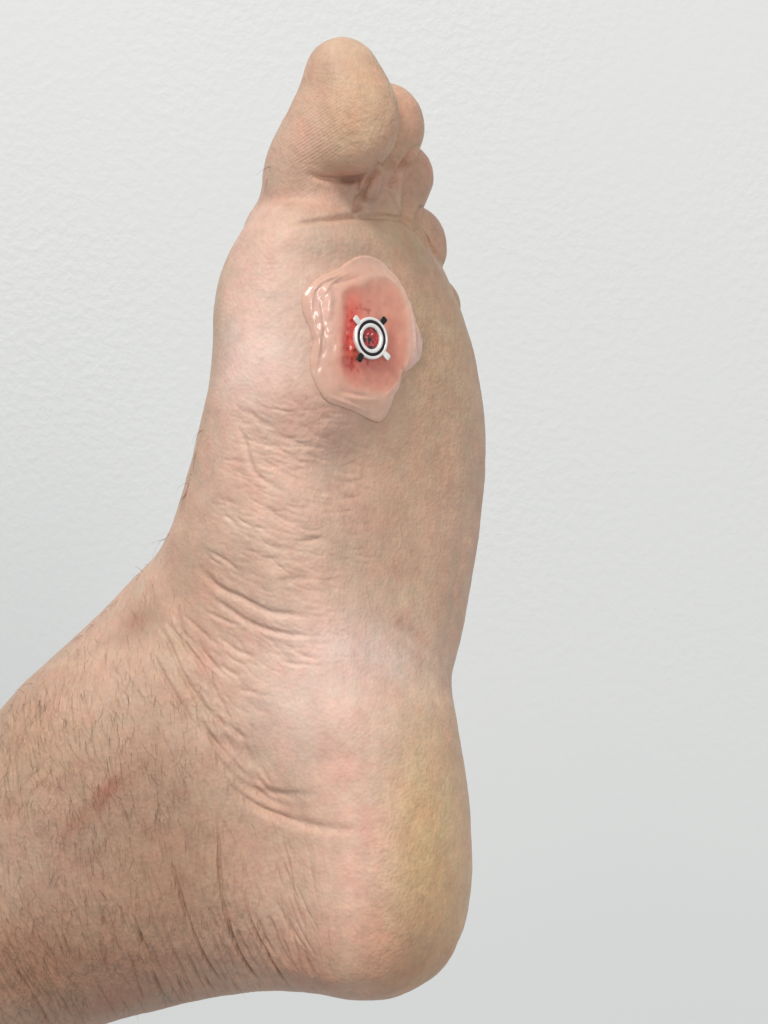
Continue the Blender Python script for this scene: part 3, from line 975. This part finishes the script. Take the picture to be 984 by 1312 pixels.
def band(name, profile, mat, seg=64):
    vs, fs = [], []
    m = len(profile)
    for i in range(seg):
        a = 2 * math.pi * i / seg
        for r, z in profile:
            vs.append(ring_pt(r * math.cos(a), r * math.sin(a), z))
    for i in range(seg):
        for j in range(m):
            fs.append((i * m + j, i * m + (j + 1) % m, ((i + 1) % seg) * m + (j + 1) % m, ((i + 1) % seg) * m + j))
    o = mesh_object(name, vs, fs, mat, fastener)
    bm = bmesh.new(); bm.from_mesh(o.data); bmesh.ops.recalc_face_normals(bm, faces=bm.faces[:]); bm.to_mesh(o.data); bm.free()
    return o


band('outer_band', [(22.3, -4), (22.3, 1.0), (22.8, 1.4), (24.2, 1.6), (25.6, 1.2), (26.0, 0), (26.0, -4)], bright)
band('dark_band', [(18.2, -4), (18.2, 1.0), (20.2, 0.8), (22.4, 1.0), (22.4, -4)], dark)
band('inner_band', [(13.4, -4), (13.6, 0.2), (14.2, 1.1), (15.8, 1.5), (17.6, 1.4), (18.3, 1.0), (18.3, -4)], bright)


def prong(ang, length, mat, tilt, label=None):
    """small rounded tab sticking out of the ring"""
    ca, sa = math.cos(math.radians(ang)), math.sin(math.radians(ang))
    prof = [(22.5, 3.0), (26, 3.4), (22.5 + length * 0.6, 4.2), (22.5 + length * 0.9, 4.2), (22.5 + length, 3.0)]
    vs, fs = [], []
    for k, (r, w) in enumerate(prof):
        z = 0.6 + (r - 22.5) * tilt
        for sx, dz in ((-1, 0), (-0.85, 0.6), (0.85, 0.6), (1, 0), (0.85, -1.6), (-0.85, -1.6)):
            x, y = r, w * sx
            vs.append(ring_pt(x * ca - y * sa, x * sa + y * ca, z + dz))
    for k in range(len(prof) - 1):
        for j in range(6):
            fs.append((k * 6 + j, k * 6 + (j + 1) % 6, (k + 1) * 6 + (j + 1) % 6, (k + 1) * 6 + j))
    fs.append(tuple(range(6))); fs.append(tuple(range((len(prof) - 1) * 6 + 5, (len(prof) - 1) * 6 - 1, -1)))
    o = mesh_object('prong', vs, fs, mat, fastener, smooth=False)
    bm = bmesh.new(); bm.from_mesh(o.data); bmesh.ops.recalc_face_normals(bm, faces=bm.faces[:])
    bmesh.ops.bevel(bm, geom=bm.edges[:], offset=0.25 * S, segments=2, affect='EDGES')
    bm.to_mesh(o.data); bm.free()
    o.data.polygons.foreach_set('use_smooth', [True] * len(o.data.polygons))
    if label:
        o['label'] = label
    return o


prong(137, 13.5, bright, 0.10)
prong(48, 12.5, dark, 0.05, 'prong with painted dark reflection at the upper right')
prong(233, 13.5, dark, 0.02, 'prong with painted dark reflection at the lower left')
prong(318, 13.5, bright, 0.06)
fastener['label'] = 'small silver ring with dark band and four prongs in the red wound'
fastener['category'] = 'ring fastener'

# dark lumpy wound bed inside the ring
vs, fs = [], []
NB, MB_ = 12, 48
for i in range(NB + 1):
    r = 14.2 * i / NB
    for j in range(MB_):
        a = 2 * math.pi * j / MB_
        vs.append((r * math.cos(a), r * math.sin(a)))
v2 = np.array(vs)
q3 = np.column_stack([v2, np.zeros(len(v2))])
zz = -1.6 + 2.6 * vnoise(q3, 1 / 3.6, 41) + 1.4 * vnoise(q3, 1 / 1.8, 42)
bv = [ring_pt(x, y, z) for (x, y), z in zip(vs, zz)]
for i in range(NB):
    for j in range(MB_):
        fs.append((i * MB_ + j, (i + 1) * MB_ + j, (i + 1) * MB_ + (j + 1) % MB_, i * MB_ + (j + 1) % MB_))
bed = mesh_object('wound_bed', bv, fs, patch.data.materials[0], patch)
bc = np.tile(lin((178, 44, 44)), (len(v2), 1))
k1 = vnoise(q3, 1 / 4.0, 43)[:, None]; k2 = vnoise(q3, 1 / 3.0, 44)[:, None]
w = np.clip((k1 - 0.02) * 7, 0, 1); bc = bc * (1 - w) + lin((58, 30, 24)) * w
w = np.clip((k2 - 0.12) * 6, 0, 1); bc = bc * (1 - w) + lin((196, 84, 84)) * w
ba = bed.data.color_attributes.new('tone', 'FLOAT_COLOR', 'POINT')
ba.data.foreach_set('color', np.concatenate([bc, np.ones((len(bc), 1))], 1).astype(np.float32).ravel())
bed['label'] = 'dark clotted red flesh inside the ring'

# ------------------------------------------------------------------ hair on the ankle and instep
hv, hf = [], []


def hair(px, py, ang, length, curl, lift, rad):
    loc, nr = hit(px, py)
    if loc is None:
        return
    x, y = px, py
    segs = 6
    prev = None
    pts = []
    for i in range(segs + 1):
        t_ = i / segs
        l2, n2 = hit(x, y)
        if l2 is None:
            if prev is None:
                return
            l2 = prev[0] + (prev[0] - prev[2]); n2 = prev[1]
        pts.append(l2 + n2 * (0.2 + lift * math.sin(min(1.0, t_ * 1.1) * math.pi * 0.6)))
        prev = (l2, n2, prev[0] if prev is not None else l2)
        ang += curl / segs
        x += length / segs * math.cos(ang); y += length / segs * math.sin(ang)
    o = len(hv)
    for i, pnt in enumerate(pts):
        d = pts[min(i + 1, segs)] - pts[max(i - 1, 0)]
        d /= np.linalg.norm(d) + 1e-9
        s1 = np.cross(d, nr); s1 /= np.linalg.norm(s1) + 1e-9
        s2 = np.cross(d, s1)
        r = rad * (1 - 0.8 * i / segs)
        for k in range(3):
            a = 2 * math.pi * k / 3
            hv.append((pnt + r * (math.cos(a) * s1 + math.sin(a) * s2)) * S)
    for i in range(segs):
        for k in range(3):
            hf.append((o + i * 3 + k, o + i * 3 + (k + 1) % 3, o + (i + 1) * 3 + (k + 1) % 3, o + (i + 1) * 3 + k))


def edge_y(x):
    return 910 - x * 0.96


cnt = 0
while cnt < 1150:
    x = random.uniform(-60, 330); y = random.uniform(700, 1330)
    if y < edge_y(x) + 3:
        continue
    dens = 0.85 * math.exp(-0.5 * ((x - 20) / 90) ** 2 - 0.5 * ((y - 960) / 70) ** 2) + 0.9 * math.exp(-0.5 * ((x - 30) / 80) ** 2 - 0.5 * ((y - 1230) / 75) ** 2)
    dens += 0.7 * math.exp(-0.5 * ((x - 140) / 70) ** 2 - 0.5 * ((y - 1000) / 70) ** 2) + 0.12
    if x > 240:
        dens *= 0.25
    if random.random() > dens:
        continue
    cnt += 1
    ang = math.radians(80 + random.gauss(0, 10))
    if x < 90 and y > 1150:
        ang = math.radians(62 + random.gauss(0, 26))
    elif x < 80:
        ang = math.radians(96 + random.gauss(0, 24))
    hair(x, y, ang, random.uniform(9, 24) + (18 if random.random() < 0.2 else 0), random.gauss(0, 0.6), random.uniform(0.4, 2.6), random.uniform(0.10, 0.20))
# a few that break the outline
for x0, y0, x1, y1, n in ((350, 190, 338, 240, 4), (258, 545, 234, 640, 12), (222, 672, 170, 748, 8), (170, 748, 10, 904, 14)):
    for i in range(n):
        t_ = random.random()
        px = x0 + (x1 - x0) * t_ + 3; py = y0 + (y1 - y0) * t_
        for dx in range(0, 14):
            l2, n2 = hit(px + dx, py)
            if l2 is not None:
                break
        if l2 is None:
            continue
        out = np.array([-0.75 + random.gauss(0, 0.2), random.gauss(-0.2, 0.4), random.gauss(-0.3, 0.5)])
        out /= np.linalg.norm(out)
        ln = random.uniform(8, 24); bend = np.array([0.2, 0, -random.uniform(0.2, 0.9)])
        pts = [l2 + out * ln * k / 5 + bend * ln * (k / 5) ** 2 for k in range(6)]
        o = len(hv)
        for k, pnt in enumerate(pts):
            d = pts[min(k + 1, 5)] - pts[max(k - 1, 0)]; d /= np.linalg.norm(d)
            s1 = np.cross(d, [0, 1, 0.1]); s1 /= np.linalg.norm(s1); s2 = np.cross(d, s1)
            r = 0.28 * (1 - 0.8 * k / 5)
            for j in range(3):
                a = 2 * math.pi * j / 3
                hv.append((pnt + r * (math.cos(a) * s1 + math.sin(a) * s2)) * S)
        for k in range(5):
            for j in range(3):
                hf.append((o + k * 3 + j, o + k * 3 + (j + 1) % 3, o + (k + 1) * 3 + (j + 1) % 3, o + (k + 1) * 3 + j))
hm = plain_mat('hair', (104, 79, 60), 0.5)
hobj = mesh_object('leg_hair', hv, hf, hm, foot)
hobj['kind'] = 'stuff'
